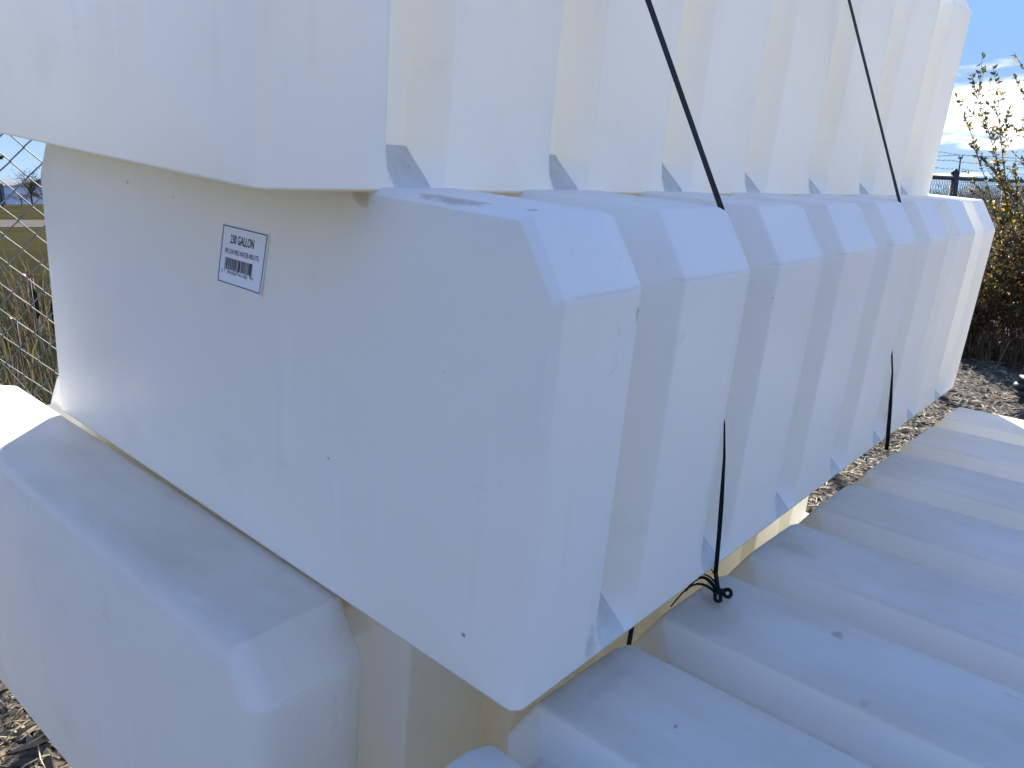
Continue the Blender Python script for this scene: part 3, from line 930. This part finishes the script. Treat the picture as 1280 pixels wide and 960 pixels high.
# ------------------------------------------------------------------ shrubs by the fence
def leaf(mb, c, d, s, r_, mi):
    d = d.normalized(); u_ = Vector((r_.gauss(0, 1), r_.gauss(0, 1), r_.gauss(0, 1)))
    v_ = d.cross(u_)
    if v_.length < 1e-4: return
    v_.normalize(); n_ = d.cross(v_) * s * .10
    mb.add([c, c + d * s * .45 + v_ * s * .25 + n_, c + d * s, c + d * s * .45 - v_ * s * .25 + n_, c + d * s * .5 - n_ * .3],
           [(0, 1, 4), (1, 2, 4), (2, 3, 4), (3, 0, 4)], mi)
def shrub(X, Y, stems, hmin, hmax, spread, leafw, lsize, label, seed, name='shrub', group=None, dens=16, bias=(0, 0)):
    r_ = random.Random(seed)
    z = ground_z(X, Y)
    root = empty(name, (X, Y, z - .02)); tag(root, label, 'shrub', group)
    tw = MB(); lf = MB()
    for k in range(stems):
        a = r_.uniform(0, 6.283); h = r_.uniform(hmin, hmax); sp = spread * r_.uniform(.25, 1)
        b0 = Vector((r_.gauss(0, .10), r_.gauss(0, .10), 0))
        tip = b0 + Vector((math.cos(a) * sp + bias[0] * h, math.sin(a) * sp + bias[1] * h, h))
        mid = b0.lerp(tip, .5) + Vector((-math.cos(a) * sp * .12, -math.sin(a) * sp * .12, h * .06))
        pts = [(1 - t) ** 2 * b0 + 2 * t * (1 - t) * mid + t * t * tip for t in [i / 9 for i in range(10)]]
        pts = [p + Vector((r_.gauss(0, .008), r_.gauss(0, .008), 0)) for p in pts]
        tw.tube(pts, [.008 * (1 - .8 * i / 9) for i in range(10)], 4, cap=False)
        segs = [(pts, 1.0)]
        for q in range(int(5 + 5 * h)):
            t = r_.uniform(.15, .95); i = min(8, int(t * 9)); p = pts[i].lerp(pts[i + 1], t * 9 - i)
            d0 = (pts[i + 1] - pts[i]).normalized()
            d = (d0 * .8 + Vector((r_.gauss(0, .6), r_.gauss(0, .6), r_.gauss(.15, .35)))).normalized()
            l = r_.uniform(.15, .45) * (1.15 - t * .7) * h / 1.6
            tp = [p + d * l * j / 4 + Vector((0, 0, .03 * l * j * j / 4)) for j in range(5)]
            tw.tube(tp, [.0035, .003, .0026, .002, .0012], 3, cap=False)
            segs.append((tp, .8))
        for sg, w in segs:
            nl = int(dens * w * (sum((sg[i + 1] - sg[i]).length for i in range(len(sg) - 1)) / .5))
            for q in range(nl):
                t = r_.uniform(.18, 1.0) * (len(sg) - 1); i = min(len(sg) - 2, int(t))
                p = sg[i].lerp(sg[i + 1], t - i); d0 = (sg[i + 1] - sg[i]).normalized()
                d = d0 * .6 + Vector((r_.gauss(0, .7), r_.gauss(0, .7), r_.gauss(.1, .6)))
                leaf(lf, p, d, lsize * r_.uniform(.6, 1.25), r_, r_.choices((0, 1, 2, 3), leafw)[0])
    tw.build('stems', M_BARK, root)
    lf.build('foliage', [M_LEAF_G, M_LEAF_Y, M_LEAF_R, M_LEAF_P], root)
    return root
shrub(5.02, 7.55, 27, 1.5, 2.75, .85, (.70, .18, .08, .04), .052, 'tall leafy shrub with sparse twigs rising against the clouds', 61, dens=21, bias=(-.06, 0))
shrub(4.80, 7.10, 60, .5, 1.25, .60, (.50, .12, .32, .06), .050, 'low bush of mixed green and rusty leaves beside the far end of the tanks', 62, dens=34)
shrub(5.75, 7.3, 40, .6, 1.7, .75, (.45, .10, .39, .06), .050, 'reddish bush at the right edge of the photo', 63, dens=30)
shrub(4.95, 8.15, 46, .6, 1.35, .70, (.45, .10, .40, .05), .050, 'dull red brown bush growing against the fence behind the low bush', 64, dens=30)
shrub(5.95, 8.75, 46, .7, 1.5, .8, (.55, .10, .30, .05), .055, 'dark green bush farther along the fence behind the reddish one', 65, dens=28)
shrub(4.22, 7.30, 44, .45, 1.12, .50, (.45, .14, .35, .06), .048, 'low rusty green bush peeping past the far edge of the stickered tank', 66, dens=32)
def samp_tuft(r_):
    c = r_.choice(((4.5, 6.75), (4.9, 6.7), (5.3, 6.8), (4.3, 7.05), (5.8, 6.9), (4.65, 6.6)))
    return r_.gauss(c[0], .16), r_.gauss(c[1], .13)
o = blades(1900, samp_tuft, .15, .55, .008, [M_WEEDB, M_STRAW, M_LEAF_R], 'dry_grass', .8, 8)
tag(o, 'dry golden grass at the foot of the bushes', 'grass', kind='stuff')

# ------------------------------------------------------------------ chips, straw and litter on the yard
def scatter_chips(n, seed):
    r_ = random.Random(seed); mb = MB(); tone = []
    for _ in range(n):
        q = r_.random()
        if q < .22: x, y = r_.uniform(-2.3, -.5), r_.uniform(1.0, 2.9)
        elif q < .62: x, y = r_.uniform(.6, 3.6), r_.uniform(2.0, 5.2)
        else: x, y = r_.uniform(1.8, 6.5), r_.uniform(4.0, 8.2)
        z = ground_z(x, y)
        s = .005 + .020 * r_.random() ** 2.6
        a = r_.uniform(0, 6.283); e = r_.uniform(1.0, 3.2); ca, sa = math.cos(a), math.sin(a)
        base = [(e * s, 0), (.2 * s, .8 * s), (-e * s, .1 * s), (-.1 * s, -.8 * s)]
        vs = []
        til = r_.gauss(0, .25)
        for (u_, v_) in base: vs.append((x + u_ * ca - v_ * sa, y + u_ * sa + v_ * ca, z + u_ * til * .5 - .001 + r_.random() * s * .3))
        vs.append((x + r_.gauss(0, .2) * s, y + r_.gauss(0, .2) * s, z + s * r_.uniform(.35, .8)))
        mb.add(vs, [(0, 1, 4), (1, 2, 4), (2, 3, 4), (3, 0, 4)])
        tone.append(min(1, max(0, r_.gauss(.20, .17) if r_.random() > .06 else .95)))
    o_ = mb.build('gravel_chips', M_CHIP)
    at = o_.data.attributes.new('tone', 'FLOAT', 'FACE')
    at.data.foreach_set('value', np.repeat(np.array(tone), 4))
    return o_
o = scatter_chips(36000, 9)
tag(o, 'loose gravel and wood chips strewn over the yard around the tanks', 'gravel', kind='stuff')
r_ = random.Random(77); mb = MB()
for _ in range(7500):
    q = r_.random()
    if q < .2: x, y = r_.uniform(-2.2, -.6), r_.uniform(1.2, 2.7)
    elif q < .7: x, y = r_.uniform(.9, 3.6), r_.uniform(2.2, 5.0)
    else: x, y = r_.uniform(2.0, 6.0), r_.uniform(4.0, 7.6)
    z = ground_z(x, y) + .004 + .012 * r_.random(); a = r_.uniform(0, 6.283); l = r_.uniform(.02, .10); t = r_.gauss(0, .12)
    d = Vector((math.cos(a) * l, math.sin(a) * l, t * l)); p = Vector((x, y, z)); b = Vector((r_.gauss(0, .006), r_.gauss(0, .006), r_.random() * .008))
    mb.tube([p - d * .5, p + b, p + d * .5], [.0016, .0022, .0012], 3, cap=False, mi=r_.choices((0, 1, 2), (.6, .25, .15))[0])
o = mb.build('straw', [simple('bleached_straw', (0.36, 0.30, 0.18), .7, .2, var=.35, scale=4), M_WEEDB, M_LEAF_P])
tag(o, 'scattered straw and dead stems lying on the gravel', 'straw', kind='stuff')

# a black hose dropped on the gravel behind the right-hand tank
hx, hy = 3.84, 5.52
hz0 = ground_z(hx, hy)
o = empty('hose', (hx, hy, hz0)); tag(o, 'black hose coiled on the gravel at the right edge behind the lower right tank', 'hose')
mb = MB(); n = 60
mb.tube([((.20 + .012 * math.sin(k * .7)) * math.cos(k * .30), (.17 + .015 * math.sin(k * .43)) * math.sin(k * .30), .030 + .0022 * k * (1 + .1 * math.sin(k))) for k in range(n)], .026, 8)
mb.build('hose_coil', simple('black_rubber', (0.012, 0.012, 0.013), .5, .4, var=.2), o, True)
